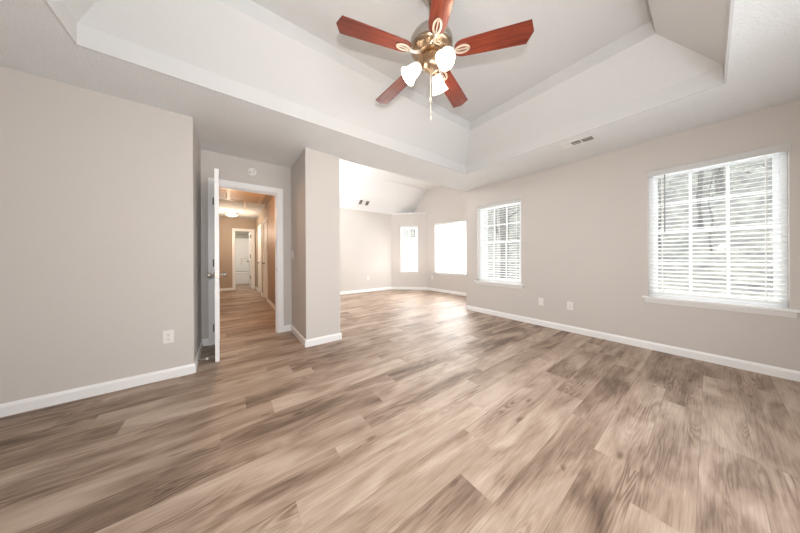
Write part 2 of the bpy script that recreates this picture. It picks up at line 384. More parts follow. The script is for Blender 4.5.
# angled bay wall (local frame: x along wall, y inward)
bayc = ((CN[0] + CM[0]) / 2, (CN[1] + CM[1]) / 2); bayL = math.dist(CN, CM); BAYROT = math.radians(135)
WA = (-0.283, 0.283, 0.605, 2.13)
mb = Matrix.Translation((bayc[0], bayc[1], 0)) @ Matrix.Rotation(BAYROT, 4, 'Z')
b = MB(); wall_holes(b, 'y', -WT, 0, -bayL / 2, bayL / 2, 0, ZK, [WA]); b.v = [tuple(mb @ Vector(v)) for v in b.v]
o = b.build('wall_bay', M['wall']); struct(o, 'narrow angled wall in the far room with a slim window under a ledge', 'wall')
b = MB(); b.prism([(-bayL / 2 + .02, 0.03), (bayL / 2 + .0, 0.03), (bayL / 2 - .02, -0.02), (0, -bayL / 2 + .03), (-bayL / 2 + .05, -0.02)][::-1], ZK, ZK + .035); b.v = [tuple(mb @ Vector(v)) for v in b.v]
o = b.build('trim_1', M['trim'], bevel=.004); struct(o, 'white plant ledge on top of the angled wall', 'trim')
# nook side wall: painted inside, white lap siding outside
di = (Vector((SN[0], SN[1], 0)) - Vector((XR, YR, 0))); di.normalize(); ni = Vector((di.y, -di.x, 0))
b = MB(); P = [Vector((XR, YR, 0)), Vector((SN[0] + WT, SN[1] + .055, 0))]
b.prism([(P[0].x, P[0].y), (P[0].x + ni.x * .12 + .08, P[0].y + ni.y * .12 + .032), (P[1].x + ni.x * .12, P[1].y + ni.y * .12), (P[1].x, P[1].y)], 0, HN)
o = b.build('wall_nook_side', M['wall']); struct(o, 'far room side wall hidden behind the right wall', 'wall')
b = MB(); a0 = P[0] + ni * .121 + di * .15; a1 = P[1] + ni * .121
for k in range(24):
    z = -.3 + k * .15
    q0, q1 = a0 + ni * .022, a1 + ni * .022; r0, r1 = a0 + ni * .006, a1 + ni * .006
    b.add([(q0.x, q0.y, z), (q1.x, q1.y, z), (r1.x, r1.y, z + .15), (r0.x, r0.y, z + .15), (a0.x, a0.y, z), (a1.x, a1.y, z)], [(0, 1, 2, 3), (4, 5, 1, 0)])
o = b.build('wall_outside', M['siding'], recalc=False); struct(o, 'white lap siding of the house seen through the second window', 'wall')
# hall walls
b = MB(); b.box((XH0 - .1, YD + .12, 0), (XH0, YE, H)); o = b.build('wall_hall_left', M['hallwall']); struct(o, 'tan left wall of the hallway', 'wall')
HD = [(6.62, 7.32, 0, 2.03), (7.86, 8.56, 0, 2.03)]
b = MB(); wall_holes(b, 'x', XH1, XH1 + .1, YD + .12, YE, 0, H, HD)
for h in HD: b.box((XH1 + .1, h[0] - .05, 0), (XH1 + .14, h[1] + .05, 2.1))
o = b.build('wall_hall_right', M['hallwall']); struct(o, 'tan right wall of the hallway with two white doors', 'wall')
BX0, BX1 = 0.178, 0.700
b = MB(); wall_holes(b, 'y', YE, YE + .1, XH0 - .1, XP1, 0, H, [(BX0, BX1, 0, 2.03)]); o = b.build('wall_hall_end', M['hallwall']); struct(o, 'tan end wall of the hallway around the bathroom doorway', 'wall')
b = MB(); b.box((XH0 - .6, 12.3, 0), (XP1, 12.4, H)); b.box((XH0 - .6, YE + .1, 0), (XH0 - .5, 12.3, H)); b.box((1.0, YE + .1, 0), (1.1, 12.3, H)); o = b.build('wall_bath', M['bathwall']); struct(o, 'sage bathroom wall above the tub surround', 'wall')
# ground outside, falling away then rising into the woods
b = MB(); nx, ny = 30, 40
g = []
for i in range(nx + 1):
    for j in range(ny + 1):
        x = 5.5 + i * 1.4 if i else 4.0; y = -26 + j * 1.9
        d = max(0, x - 6)
        g.append((x, y, -0.45 + 0.020 * d * d + 0.12 * math.sin(x * 1.3 + y * .7)))
b.add(g, [(i * (ny + 1) + j, (i + 1) * (ny + 1) + j, (i + 1) * (ny + 1) + j + 1, i * (ny + 1) + j + 1) for i in range(nx) for j in range(ny)], True)
o = b.build('ground', M['ground'], recalc=False); struct(o, 'leaf covered ground rising into the woods outside', 'ground')

# ------------------------------------------------------------------ baseboards with mitred corners
def offset_pts(poly, t, closed=False):
    out = []
    for i, p in enumerate(poly):
        p = Vector(p)
        dirs = []
        if i > 0: dirs.append((p - Vector(poly[i - 1])).normalized())
        if i < len(poly) - 1: dirs.append((Vector(poly[i + 1]) - p).normalized())
        ns = [Vector((-d.y, d.x)) for d in dirs]
        if len(ns) == 1: out.append(p + ns[0] * t)
        else:
            s = ns[0] + ns[1]; out.append(p + s * (t / (1 + ns[0].dot(ns[1]))))
    return out
def baseboard(name, poly, first, last, label, mat='trim', h=0.088, t=0.015):
    prof = [(0, 0), (t, 0), (t, h - .02), (t * .55, h - .004), (t * .45, h), (0, h)]
    b = MB(); n = len(prof); rings = [offset_pts(poly, d) for d, z in prof]
    vs = [(rings[k][i].x, rings[k][i].y, prof[k][1]) for i in range(first, last + 1) for k in range(n)]
    fs = []
    for s in range(last - first):
        for k in range(n): fs.append((s * n + k, s * n + (k + 1) % n, (s + 1) * n + (k + 1) % n, (s + 1) * n + k))
    fs.append(tuple(range(n))); fs.append(tuple((last - first) * n + k for k in range(n - 1, -1, -1)))
    b.add(vs, fs); o = b.build(name, M[mat]); struct(o, label, 'baseboard'); return o
CW = 0.068
polyA = [(XR, YB), (XR, YR), SN, CM, CN, (XP1, YN), (XP1, YL), (XP0, YL), (XP0, YD), (DX1 + CW, YD)]
baseboard('baseboard_right', polyA, 0, 1, 'white baseboard along the long right wall')
baseboard('baseboard_nook', polyA, 1, 6, 'white baseboard running around the far room')
baseboard('baseboard_pillar', polyA, 6, 9, 'white baseboard wrapping the pillar beside the hallway door')
polyB = [(DX0 - CW, YD), (XA, YD), (XA, YL), (XW, YL), (XW, YB), (XR, YB)]
baseboard('baseboard_recess', polyB, 0, 2, 'white baseboard on the short recess wall behind the open door')
baseboard('baseboard_left', polyB, 2, 3, 'white baseboard along the left wall')
baseboard('baseboard_rear', polyB, 3, 5, 'white baseboard behind the viewpoint')
baseboard('baseboard_hall', [(XH1, YD + .12), (XH1, HD[0][0] - .065)], 0, 1, 'white baseboard on the right side of the hallway')
baseboard('baseboard_hall_middle', [(XH1, HD[0][1] + .065), (XH1, HD[1][0] - .065)], 0, 1, 'short white baseboard between the two hallway doors')
baseboard('baseboard_hall_far', [(XH1, HD[1][1] + .065), (XH1, YE)], 0, 1, 'short white baseboard past the farther hallway door')
baseboard('baseboard_hall_end', [(BX0 - .06, YE), (XH0, YE), (XH0, YD + .12)], 0, 2, 'white baseboard at the end of the hallway')

# ------------------------------------------------------------------ casings
def casing_y(name, y, x0, x1, top, label, w=CW, t=0.018, face=-1, depth=0.12):
    b = MB(); ya, yb = (y - t, y) if face < 0 else (y, y + t)
    b.box((x0 - w, ya, 0), (x0, yb, top + w)); b.box((x1, ya, 0), (x1 + w, yb, top + w)); b.box((x0, ya, top), (x1, yb, top + w))
    b.box((x0 - .0, y, 0), (x0 + .014, y + depth, top)); b.box((x1 - .014, y, 0), (x1, y + depth, top)); b.box((x0, y, top - .014), (x1, y + depth, top))
    b.box((x0 + .014, y + .045, 0), (x0 + .026, y + .08, top - .014)); b.box((x1 - .026, y + .045, 0), (x1 - .014, y + .08, top - .014)); b.box((x0, y + .045, top - .026), (x1, y + .08, top - .014))
    o = b.build(name, M['trim'], bevel=.003); struct(o, label, 'trim'); return o
casing_y('trim_2', YD, DX0, DX1, DH, 'white casing around the hallway door opening')
casing_y('trim_3', YE, BX0, BX1, 2.03, 'white casing around the bathroom doorway at the hallway end', w=.06, depth=.1)
for i, h in enumerate(HD):
    b = MB(); x = XH1; w = .062; t = .018
    b.box((x - t, h[0] - w, 0), (x, h[0], 2.03 + w)); b.box((x - t, h[1], 0), (x, h[1] + w, 2.03 + w)); b.box((x - t, h[0], 2.03), (x, h[1], 2.03 + w))
    b.box((x, h[0], 0), (x + .1, h[0] + .012, 2.03)); b.box((x, h[1] - .012, 0), (x + .1, h[1], 2.03)); b.box((x, h[0], 2.018), (x + .1, h[1], 2.03))
    o = b.build('trim_%d' % (4 + i), M['trim'], bevel=.003)
    struct(o, ['white casing around the nearer door on the hallway right wall', 'white casing around the farther door on the hallway right wall'][i], 'trim')

# ------------------------------------------------------------------ doors
def panel_leaf(b, w, h, t=0.035):      # local: x 0..w, y 0..t, six raised panels on each face
    b.box((0, 0, 0.0), (w, t, h))
    st = .10; mid = .09
    cols = [(st, w / 2 - mid / 2), (w / 2 + mid / 2, w - st)]
    rows = [(.20, .78), (.90, 1.50), (1.62, h - .12)]
    for (xa, xb) in cols:
        for (za, zb) in rows:
            for y0, y1, s in ((-.003, 0, 1), (t, t + .003, -1)):
                b.box((xa, y0, za), (xb, y1, za + .012)); b.box((xa, y0, zb - .012), (xb, y1, zb)); b.box((xa, y0, za), (xa + .012, y1, zb)); b.box((xb - .012, y0, za), (xb, y1, zb))
                b.box((xa + .035, y0, za + .035), (xb - .035, y1, zb - .035))
    return b
def knob_mb(x, y, z, sgn):               # lathe knob whose axis is local y
    mt = Matrix.Translation((x, y, z)) @ Matrix.Rotation(-sgn * PI / 2, 4, 'X')
    return MB().lathe([(.030, 0), (.030, .004), (.026, .008), (.011, .011), (.010, .026), (.017, .032), (.025, .042), (.027, .052), (.024, .062), (.014, .068), (0.0005, .069)], 24, mt)
# bedroom door: hinged on the left jamb, swung 90 degrees into the room
dw = 0.672
d = empty('door_1', (DX0 - .003, YD - .022, 0.012), -PI / 2 + .034)
struct(d, 'white hallway door standing open edge-on in the recess', 'door')
leaf = panel_leaf(MB(), dw, 2.015, .036).build('door_leaf', M['door'], d, bevel=.002)
for sgn, y in ((-1, 0), (1, .036)):
    knob_mb(dw - .06, y, .905, sgn).build('door_knob', M['nickel'], d)
MB().box((dw, .005, .875), (dw + .0015, .031, .935)).build('latch_plate', M['hinge'], d)
for z in (.20, 1.02, 1.80):
    hb = MB().lathe([(.007, z - .045), (.007, z + .045)], 12, Matrix.Translation((.001, -.013, 0)))
    hb.box((-.002, -.010, z - .045), (.004, .030, z + .045)).build('hinge', M['hinge'], d)
# strike plate on right jamb
o = MB().box((DX1 - .0155, YD + .008, .89), (DX1 - .014, YD + .036, .95)).build('strike_plate', M['hinge']); struct(o, 'dark strike plate on the right jamb of the hallway door', 'door hardware')
# hall closet doors (closed)
for i, h in enumerate(HD):
    w = h[1] - h[0] - .03
    d = empty('door_%d' % (2 + i), (XH1 + .012, h[0] + .015, .01), PI / 2)   # local x -> +y, local y -> -x
    struct(d, ['white closed door on the hallway right wall nearest the viewer', 'white closed door on the hallway right wall near the bathroom'][i], 'door')
    leaf = MB(); panel_leaf(leaf, w, 2.0, .035); leaf.v = [(x, y - .035, z) for x, y, z in leaf.v]; leaf.build('door_leaf', M['door'], d, bevel=.002)
    knob_mb(w - .06, .0, .93, 1).build('door_knob', M['hinge'], d)
    for z in (.2, 1.0, 1.8):
        MB().lathe([(.007, z - .045), (.007, z + .045)], 10, Matrix.Translation((-.006, .008, 0))).build('hinge', M['hinge'], d)
# bathroom door: hinged on right jamb, open into the bathroom
d = empty('door_4', (BX1 - .018, YE + .10, .01), PI / 2 + .045)
struct(d, 'white bathroom door standing open at the end of the hallway', 'door')
leaf = MB(); panel_leaf(leaf, .50, 2.0, .035); leaf.v = [(x, y, z) for x, y, z in leaf.v]; leaf.build('door_leaf', M['door'], d, bevel=.002)
for z in (.40, 1.14, 1.84):
    MB().lathe([(.012, z - .06), (.012, z + .06)], 10, Matrix.Translation((-.01, .045, 0))).build('hinge', M['hinge'], d)
knob_mb(.44, .035, .95, 1).build('door_knob', M['hinge'], d)

# ------------------------------------------------------------------ windows and blinds
def window(idx, loc, rz, w, z0, z1, label, grid=(3, 2), rail=None, screen=True):
    r = empty('window_%d' % idx, (loc[0], loc[1], 0), rz); struct(r, label, 'window')
    a, c = -w / 2, w / 2; yo, yi = -.135, -.075
    b = MB(); fwid = .035
    b.box((a, yo, z0), (a + fwid, yi, z1)); b.box((c - fwid, yo, z0), (c, yi, z1)); b.box((a, yo, z1 - fwid), (c, yi, z1)); b.box((a, yo, z0), (c, yi, z0 + fwid))
    b.build('window_frame', M['vinyl'], r, bevel=.003)
    zm = rail if rail else (z0 + z1) / 2
    for nm, za, zb, ya, yb in (('lower_sash', z0 + fwid, zm + .02, -.105, -.08), ('upper_sash', zm - .02, z1 - fwid, -.132, -.107)):
        x0, x1 = a + fwid, c - fwid; s = .034; b = MB()
        b.box((x0, ya, za), (x0 + s, yb, zb)); b.box((x1 - s, ya, za), (x1, yb, zb)); b.box((x0, ya, za), (x1, yb, za + s)); b.box((x0, ya, zb - s), (x1, yb, zb))
        ym = (ya + yb) / 2; gx, gz = grid
        for k in range(1, gx):
            x = x0 + s + (x1 - x0 - 2 * s) * k / gx; b.box((x - .009, ym - .006, za + s), (x + .009, ym + .006, zb - s))
        for k in range(1, gz):
            z = za + s + (zb - za - 2 * s) * k / gz; b.box((x0 + s, ym - .006, z - .009), (x1 - s, ym + .006, z + .009))
        so = b.build(nm, M['vinyl'], r, bevel=.002)
        MB().box((x0 + s - .004, ym - .002, za + s - .004), (x1 - s + .004, ym + .002, zb - s + .004)).build('pane', M['glass'], so)
    if screen:
        MB().add([(a + fwid, -.134, z0 + fwid), (c - fwid, -.134, z0 + fwid), (c - fwid, -.134, z1 - fwid), (a + fwid, -.134, z1 - fwid)], [(0, 1, 2, 3)]).build('insect_screen', M['screen'], r)
    b = MB(); b.box((a, yi, z0 - .0), (c, .0, z0 + .016)); b.box((a - .045, 0, z0 - .006), (c + .045, .042, z0 + .016))
    b.build('window_sill', M['trim'], r, bevel=.005)
    b = MB(); b.prism([(0, 0), (.006, 0), (.022, .035), (.022, .045), (0, .045)], a - .03, c + .03)
    b.v = [(z, x, z0 - .006 - .052 + .0 + y * 1.15) for x, y, z in b.v]
    b.build('window_apron', M['trim'], r)
    return r
def blind(loc, rz, w, z0, z1, label, bottom, tilt=14, pitch=.0435, wand=True, cords=3):
    r = empty('window_blind', (loc[0], loc[1], z1), rz); tag(r, label, 'blind', None)
    a, c = -w / 2 + .006, w / 2 - .006; yc = -.038
    b = MB(); b.box((-w / 2 - .008, .001, -.058), (w / 2 + .008, .014, .008)); b.box((-w / 2 - .008, .001, -.002), (w / 2 + .008, .020, .008)); b.box((-w / 2 - .008, .001, -.058), (w / 2 + .008, .018, -.050))
    b.build('valance', M['slat'], r, bevel=.003)
    MB().box((a, -.066, -.05), (c, -.012, -.003)).build('headrail', M['slat'], r)
    b = MB(); n = int((z1 - .06 - bottom) / pitch); th = math.radians(tilt); hw = .025
    for k in range(n):
        z = -.075 - k * pitch
        yi, zi = yc + hw * math.cos(th), z - hw * math.sin(th); yo, zo = yc - hw * math.cos(th), z + hw * math.sin(th)
        ny, nz = math.sin(th) * .0014, math.cos(th) * .0014
        b.add([(a, yi - ny, zi - nz), (c, yi - ny, zi - nz), (c, yi + ny, zi + nz), (a, yi + ny, zi + nz), (a, yo - ny, zo - nz), (c, yo - ny, zo - nz), (c, yo + ny, zo + nz), (a, yo + ny, zo + nz)],
              [(0, 1, 2, 3), (5, 4, 7, 6), (3, 2, 6, 7), (1, 0, 4, 5), (0, 3, 7, 4), (2, 1, 5, 6)])
    b.build('slats', M['slat'], r)
    zb = bottom - z1
    MB().box((a, yc - .026, zb - .004), (c, yc + .026, zb + .018)).build('bottom_rail', M['slat'], r, bevel=.003)
    for k in range(cords):
        x = a + (c - a) * (.12 + .76 * k / (cords - 1))
        b = MB()
        for y in (yc + .026, yc - .026): b.box((x - .0016, y - .0008, zb), (x + .0016, y + .0008, -.05))
        b.build('ladder_cord', M['cord'], r)
    if wand:
        MB().tube([(c - .125, -.006, -.055), (c - .125, -.004, -.40), (c - .125, -.003, -.72)], .005, 8).build('tilt_wand', M['wand'], r)
    return r
w1c, w2c, wbc = (W1[0] + W1[1]) / 2, (W2[0] + W2[1]) / 2, (WB[0] + WB[1]) / 2
window(1, (XR, w1c), PI / 2, W1[1] - W1[0], W1[2], W1[3], 'double-hung white window on the right wall nearest the viewer', rail=1.36)
window(2, (XR, w2c), PI / 2, W2[1] - W2[0], W2[2], W2[3], 'double-hung white window on the right wall near the far room', rail=1.36)
window(3, (XN, wbc), PI / 2, WB[1] - WB[0], WB[2], WB[3], 'wide bright window on the right wall of the far room', grid=(4, 2))
window(4, bayc, BAYROT, WA[1] - WA[0], WA[2], WA[3], 'slim bright window in the angled wall of the far room', grid=(2, 2))
window(5, ((RW[0] + RW[1]) / 2, YB), 0, RW[1] - RW[0], RW[2], RW[3], 'added unseen window behind the viewpoint, made up for fill light', grid=(6, 2), screen=False)  # invented window, out of view, paired with the rear fill light
blind((XR, w1c), PI / 2, W1[1] - W1[0], W1[2], W1[3], 'white slatted blind with dark tilt wand on the large near window', W1[2] + .055, cords=4)
blind((XR, w2c), PI / 2, W2[1] - W2[0], W2[2], W2[3], 'white slatted blind on the second right-wall window beside the far room', W2[2] + .05, tilt=8, wand=False)
blind((XN, wbc), PI / 2, WB[1] - WB[0], WB[2], WB[3], 'white blind in the wide overexposed window of the far room', WB[2] + .05, tilt=35, wand=False, cords=4)
blind(bayc, BAYROT, WA[1] - WA[0], WA[2], WA[3], 'white blind in the slim window of the angled far room wall', WA[2] + .05, tilt=6, wand=False, cords=2)

# ------------------------------------------------------------------ ceiling fan
FX, FY = 1.177, 1.190
fan = empty('ceiling_fan', (FX, FY, 3.02)); tag(fan, 'five-blade cherry and brass ceiling fan with three lit bell shades', 'ceiling fan')
fz = lambda z: z - 3.02
MB().lathe([(.072, fz(3.018)), (.072, fz(3.0)), (.062, fz(2.97)), (.034, fz(2.93)), (.018, fz(2.915))], 32).build('canopy', M['pewter'], fan)
MB().lathe([(.013, fz(2.93)), (.013, fz(2.70))], 16).build('downrod', M['pewter'], fan)
mh = MB().lathe([(.03, fz(2.715)), (.05, fz(2.70)), (.10, fz(2.685)), (.135, fz(2.665)), (.150, fz(2.640)), (.152, fz(2.610)), (.146, fz(2.600)), (.150, fz(2.592)), (.146, fz(2.586)), (.05, fz(2.584))], 48).build('motor_housing', M['pewter'], fan)
rb = MB()
for k in range(10):
    mt = Matrix.Rotation(2 * PI * k / 10 + math.radians(19.8 + 18), 4, 'Z') @ Matrix.Translation((.112, 0, fz(2.5655))) @ Matrix.Rotation(-.48, 4, 'Y')
    rb.lathe([(.026, .004), (.024, -.002), (.016, -.004), (.014, -.001), (.007, -.005), (.0005, -.007)], 14, mt @ Matrix.Diagonal((1, .8, 1, 1)))
rb.lathe([(.142, fz(2.588)), (.140, fz(2.578)), (.118, fz(2.564)), (.094, fz(2.556)), (.094, fz(2.550)), (.088, fz(2.545)), (.06, fz(2.545))], 48)
rb.build('brass_plate', M['brass'], mh)
def blade_mesh():
    out = [(.165, -.030), (.185, -.050), (.215, -.058), (.42, -.066), (.632, -.072), (.660, -.004), (.660, .004), (.632, .072), (.42, .066), (.215, .058), (.185, .050), (.165, .030)]
    b = MB(); n = len(out); t = .003
    vs = [(x, y, -t) for x, y in out] + [(x, y, t) for x, y in out]
    return b.add(vs, [tuple(range(n - 1, -1, -1)), tuple(range(n, 2 * n))] + [(i, (i + 1) % n, n + (i + 1) % n, n + i) for i in range(n)])
def iron_mesh():
    b = MB(); ri, ro = .012, .030
    n = 28; c = .215; a, bb = .052, .030; z = -.006
    ring_o = [(c + a * math.cos(2 * PI * i / n), bb * math.sin(2 * PI * i / n)) for i in range(n)]
    ring_i = [(c + (a - .013) * math.cos(2 * PI * i / n), (bb - .013) * math.sin(2 * PI * i / n)) for i in range(n)]
    vs = [(x, y, z) for x, y in ring_o] + [(x, y, z) for x, y in ring_i] + [(x, y, z - .005) for x, y in ring_o] + [(x, y, z - .005) for x, y in ring_i]
    fs = []
    for i in range(n):
        j = (i + 1) % n
        fs += [(i, j, n + j, n + i), (2 * n + i, 3 * n + i, 3 * n + j, 2 * n + j), (i, 2 * n + i, 2 * n + j, j), (n + i, n + j, 3 * n + j, 3 * n + i)]
    b.add(vs, fs)
    b.box((.17, -.004, z - .005), (.262, .004, z)); 
    b.tube([(.085, 0, .004), (.12, 0, -.012), (.15, 0, -.014), (.172, 0, -.010)], [.014, .011, .010, .012], 10)
    return b
bl0 = None
for k in range(5):
    if k == 0:
        bl = blade_mesh().build('blade', M['blade'], fan, bevel=.0015); ir = iron_mesh().build('blade_iron', M['chain'], bl, recalc=True); bl0 = bl
    else:
        bl = bl0.copy(); C.objects.link(bl); bl.parent = fan
        ir = bl0.children[0].copy(); C.objects.link(ir); ir.parent = bl
    ang = math.radians(19.8 + 72 * k)
    bl.matrix_local = Matrix.Translation((0, 0, fz(2.545))) @ Matrix.Rotation(ang, 4, 'Z') @ Matrix.Rotation(math.radians(-10), 4, 'X')
MB().lathe([(.045, fz(2.55)), (.060, fz(2.54)), (.064, fz(2.51)), (.060, fz(2.48)), (.066, fz(2.47)), (.060, fz(2.455)), (.040, fz(2.440)), (.022, fz(2.43)), (.012, fz(2.415)), (.0005, fz(2.408))], 36).build('switch_housing', M['brass'], fan)
for k, ang in enumerate((146, -100, 22)):
    a = math.radians(ang); dv = Vector((math.cos(a), math.sin(a), 0))
    p0 = Vector((0, 0, fz(2.475))) + dv * .05; p1 = Vector((0, 0, fz(2.488))) + dv * .075; p2 = Vector((0, 0, fz(2.470))) + dv * .084
    ax = (dv * .72 + Vector((0, 0, -.70))).normalized()
    mt = Matrix.Translation(p2) @ (ax.to_track_quat('Z', 'Y').to_matrix().to_4x4())
    prof = [(k_ * .93, z_ * .95) for k_, z_ in [(.022, .004), (.030, .012), (.040, .030), (.046, .055), (.049, .080), (.056, .105), (.068, .128)]]
    sh = MB().lathe(prof + [(r - .003, z) for r, z in prof[::-1]], 32, mt, cap=False).build('lamp_shade', M['shade'], fan)
    am = MB().tube([p0, p1, p2], [.009, .009, .012], 10); am.lathe([(.010, -.012), (.024, -.006), (.026, .010), (.022, .014)], 20, mt); am.build('shade_arm', M['brass'], sh)
    MB().lathe([(.012, .015), (.014, .035), (.026, .060), (.029, .078), (.022, .098), (.0005, .106)], 20, mt).build('bulb', M['bulb'], sh)
    l = bpy.data.lights.new('fan_lamp', 'POINT'); l.energy = 3.5; l.color = (1.0, .80, .58); l.shadow_soft_size = .05
    lo = bpy.data.objects.new('fan_lamp', l); C.objects.link(lo); lo.parent = fan; lo.location = p2 + ax * .155
for (x, y, zl) in ((.020, .028, 2.13), (-.03, -.022, 2.22)):
    cb = MB().tube([(x, y, fz(2.45)), (x, y, fz(zl))], .0022, 6).build('pull_chain', M['chain'], fan)
    MB().lathe([(.001, fz(zl)), (.006, fz(zl - .008)), (.007, fz(zl - .03)), (.004, fz(zl - .036)), (.0005, fz(zl - .037))], 12, Matrix.Translation((x, y, 0))).build('chain_fob', M['chain'], cb)

# ------------------------------------------------------------------ vents, detector, outlets, switch
def vent(loc, L, wd, label, mat=None, sections=((-.5, -.22, 1), (-.20, .20, -1), (.22, .5, -1)), pitch=None):
    """register lying in the local xy plane, facing local -z; local x is the long side"""
    r = empty('ceiling_vent', loc); tag(r, label, 'vent')
    if mat: r.rotation_euler = mat.to_euler()
    f = .022; b = MB()
    b.box((-L / 2, -wd / 2, -.007), (L / 2, -wd / 2 + f, 0)); b.box((-L / 2, wd / 2 - f, -.007), (L / 2, wd / 2, 0)); b.box((-L / 2, -wd / 2, -.007), (-L / 2 + f, wd / 2, 0)); b.box((L / 2 - f, -wd / 2, -.007), (L / 2, wd / 2, 0))
    Li = L - 2 * f
    for s0, s1, _ in sections[:-1]: b.box((s1 * Li, -wd / 2, -.007), (s1 * Li + .008, wd / 2, 0))
    b.build('vent_frame', M['plastic'], r, bevel=.002)
    MB().box((-L / 2 + f, -wd / 2 + f, -.0015), (L / 2 - f, wd / 2 - f, -.0003)).build('vent_backing', M['duct'], r)
    b = MB()
    for s0, s1, tl in sections:
        n = 7 if tl > 0 else 4
        for k in range(n):
            y = -wd / 2 + f + (wd - 2 * f) * (k + .5) / n
            hw_ = (wd - 2 * f) / n * .44 if tl > 0 else .0014
            mt = Matrix.Translation((0, y, -.0035)) @ Matrix.Rotation(math.radians(-8), 4, 'X')
            b.box((s0 * Li, -hw_, -.001), (s1 * Li, hw_, .001), mt)
    b.build('vent_louvers', M['plastic'], r)
    return r
vent((3.305, .922, H - .0005), .33, .165, 'white three-section air vent in the ceiling near the right wall', Matrix.Rotation(PI / 2, 3, 'Z') @ Matrix.Rotation(0, 3, 'X'), sections=((-.5, -.14, -1), (-.12, .20, -1), (.22, .5, 1)))
sl = math.atan2(HN - ZK, YN - YK); yv = 6.21; zv = ZK + (YN - yv) * math.tan(sl)
vent((3.29, yv, zv - .0008), .36, .2, 'small air vent in the vaulted ceiling of the far room', Matrix.Rotation(-sl, 3, 'X'), sections=((-.5, -.2, -1), (-.18, .16, 1), (.18, .5, -1)))

o = MB().lathe([(.058, 0), (.060, .006), (.060, .018), (.054, .030), (.040, .034), (.038, .031), (.030, .031), (.028, .035), (.0005, .036)], 36, Matrix.Translation((0.268, YD, 2.268)) @ Matrix.Rotation(PI / 2, 4, 'X'))
det = o.build('smoke_detector', M['plastic']); tag(det, 'round white smoke detector on the wall above the hallway door', 'smoke detector')
MB().lathe([(.006, .0), (.006, .0365), (.0005, .037)], 12, Matrix.Translation((0.29, YD, 2.285)) @ Matrix.Rotation(PI / 2, 4, 'X')).build('test_button', M['duct'], det)
MB().box((.235, YD - .0365, 2.25), (.25, YD - .034, 2.262)).build('sound_grille', M['duct'], det)

def plate(name, loc, rz, label, cat, kind='duplex', group=None):
    r = empty(name, loc, rz); tag(r, label, cat, group)     # local y = inward normal
    MB().box((-.036, 0, -.0585), (.036, .006, .0585)).build('cover_plate', M['plastic'], r, bevel=.003)
    if kind == 'duplex':
        for z in (-.020, .020):
            rc = MB().lathe([(.0165, 0), (.0165, .0075), (.015, .0085)], 20, Matrix.Translation((0, 0, z)) @ Matrix.Rotation(-PI / 2, 4, 'X')).build('receptacle', M['plastic'], r)
            sb = MB(); sb.box((-.0075, .008, z - .002), (-.0055, .0088, z + .007)); sb.box((.0055, .008, z - .001), (.0075, .0088, z + .006)); sb.box((-.002, .008, z - .010), (.002, .0088, z - .006)); sb.build('slots', M['dark'], rc)
        MB().lathe([(.003, 0), (.003, .007), (.0005, .0075)], 10, Matrix.Rotation(-PI / 2, 4, 'X')).build('screw', M['nickel'], r)
    elif kind == 'switch':
        MB().box((-.012, .004, -.024), (.012, .008, .024)).build('switch_frame', M['plastic'], r, bevel=.001)
        MB().box((-.005, .006, -.002), (.005, .018, .010)).build('toggle', M['plastic'], r, bevel=.001)
    else:
        for z in (-.042, .042): MB().lathe([(.003, 0), (.003, .0066), (.0005, .007)], 10, Matrix.Translation((0, 0, z)) @ Matrix.Rotation(-PI / 2, 4, 'X')).build('screw', M['nickel'], r)
    return r
plate('wall_outlet', (-.437, YL, .381), PI, 'white duplex outlet on the left wall beside the recess', 'outlet')
plate('wall_plate', (XR, 1.592, .378), PI / 2, 'blank white cover plate on the right wall, farther of two', 'wall plate', 'blank')
plate('wall_outlet', (XR, 1.206, .376), PI / 2, 'white duplex outlet on the right wall, nearer of two plates', 'outlet')
plate('wall_outlet', (3.542, YN, .43), PI, 'white outlet on the back wall of the far room', 'outlet')
plate('wall_outlet', (XN, 5.36, .43), PI / 2, 'white outlet on the gable wall beside the wide far window', 'outlet')
plate('wall_outlet', (XH1, 5.39, .38), PI / 2, 'white outlet low on the hallway right wall', 'outlet')
plate('light_switch', (XP0, 3.655, 1.13), PI / 2, 'white light switch inside the recess beside the hallway door', 'light switch', 'switch')
# door stop on recess baseboard
r = empty('door_stop', (XA + .015, 3.12, .05)); tag(r, 'small spring door stop with white tip on the recess baseboard', 'door stop')
MB().lathe([(.011, 0), (.011, .004), (.005, .006)] + [(.0055 if i % 2 else .0042, .006 + i * .003) for i in range(20)], 12, Matrix.Rotation(PI / 2, 4, 'Y')).build('spring', M['hinge'], r)
MB().lathe([(.007, .064), (.009, .068), (.009, .078), (.006, .082), (.0005, .083)], 14, Matrix.Rotation(PI / 2, 4, 'Y')).build('rubber_tip', M['plastic'], r)

# ------------------------------------------------------------------ hallway fittings
r = empty('attic_hatch', (0.315, 5.86, H)); tag(r, 'tan attic hatch with trim frame in the hallway ceiling', 'attic hatch')
MB().box((-.27, -.66, -.012), (.27, .66, -.001)).build('hatch_panel', M['tan'], r)
b = MB()
for x in (-.30, .30): b.box((x - .035, -.73, -.022), (x + .035, .73, -.001))
for y in (-.695, .695): b.box((-.265, y - .035, -.022), (.265, y + .035, -.001))
b.build('hatch_frame', M['tantrim'], r, bevel=.003)
MB().tube([(-.03, -.12, -.012), (-.03, -.12, -.36)], .0045, 6).build('pull_cord', M['cord'], r)
r = empty('hall_light', (0.10, 8.6, H)); tag(r, 'lit flush dome light on the hallway ceiling', 'ceiling light')
MB().lathe([(.165, 0), (.17, -.012), (.165, -.03), (.15, -.035)], 36).build('light_base', M['chain'], r)
MB().lathe([(.152, -.030), (.150, -.045), (.125, -.075), (.08, -.095), (.03, -.104), (.0005, -.105)], 36).build('glass_dome', M['dome'], r)
MB().lathe([(.012, -.103), (.012, -.115), (.004, -.124), (.0005, -.125)], 12).build('finial', M['brass'], r)
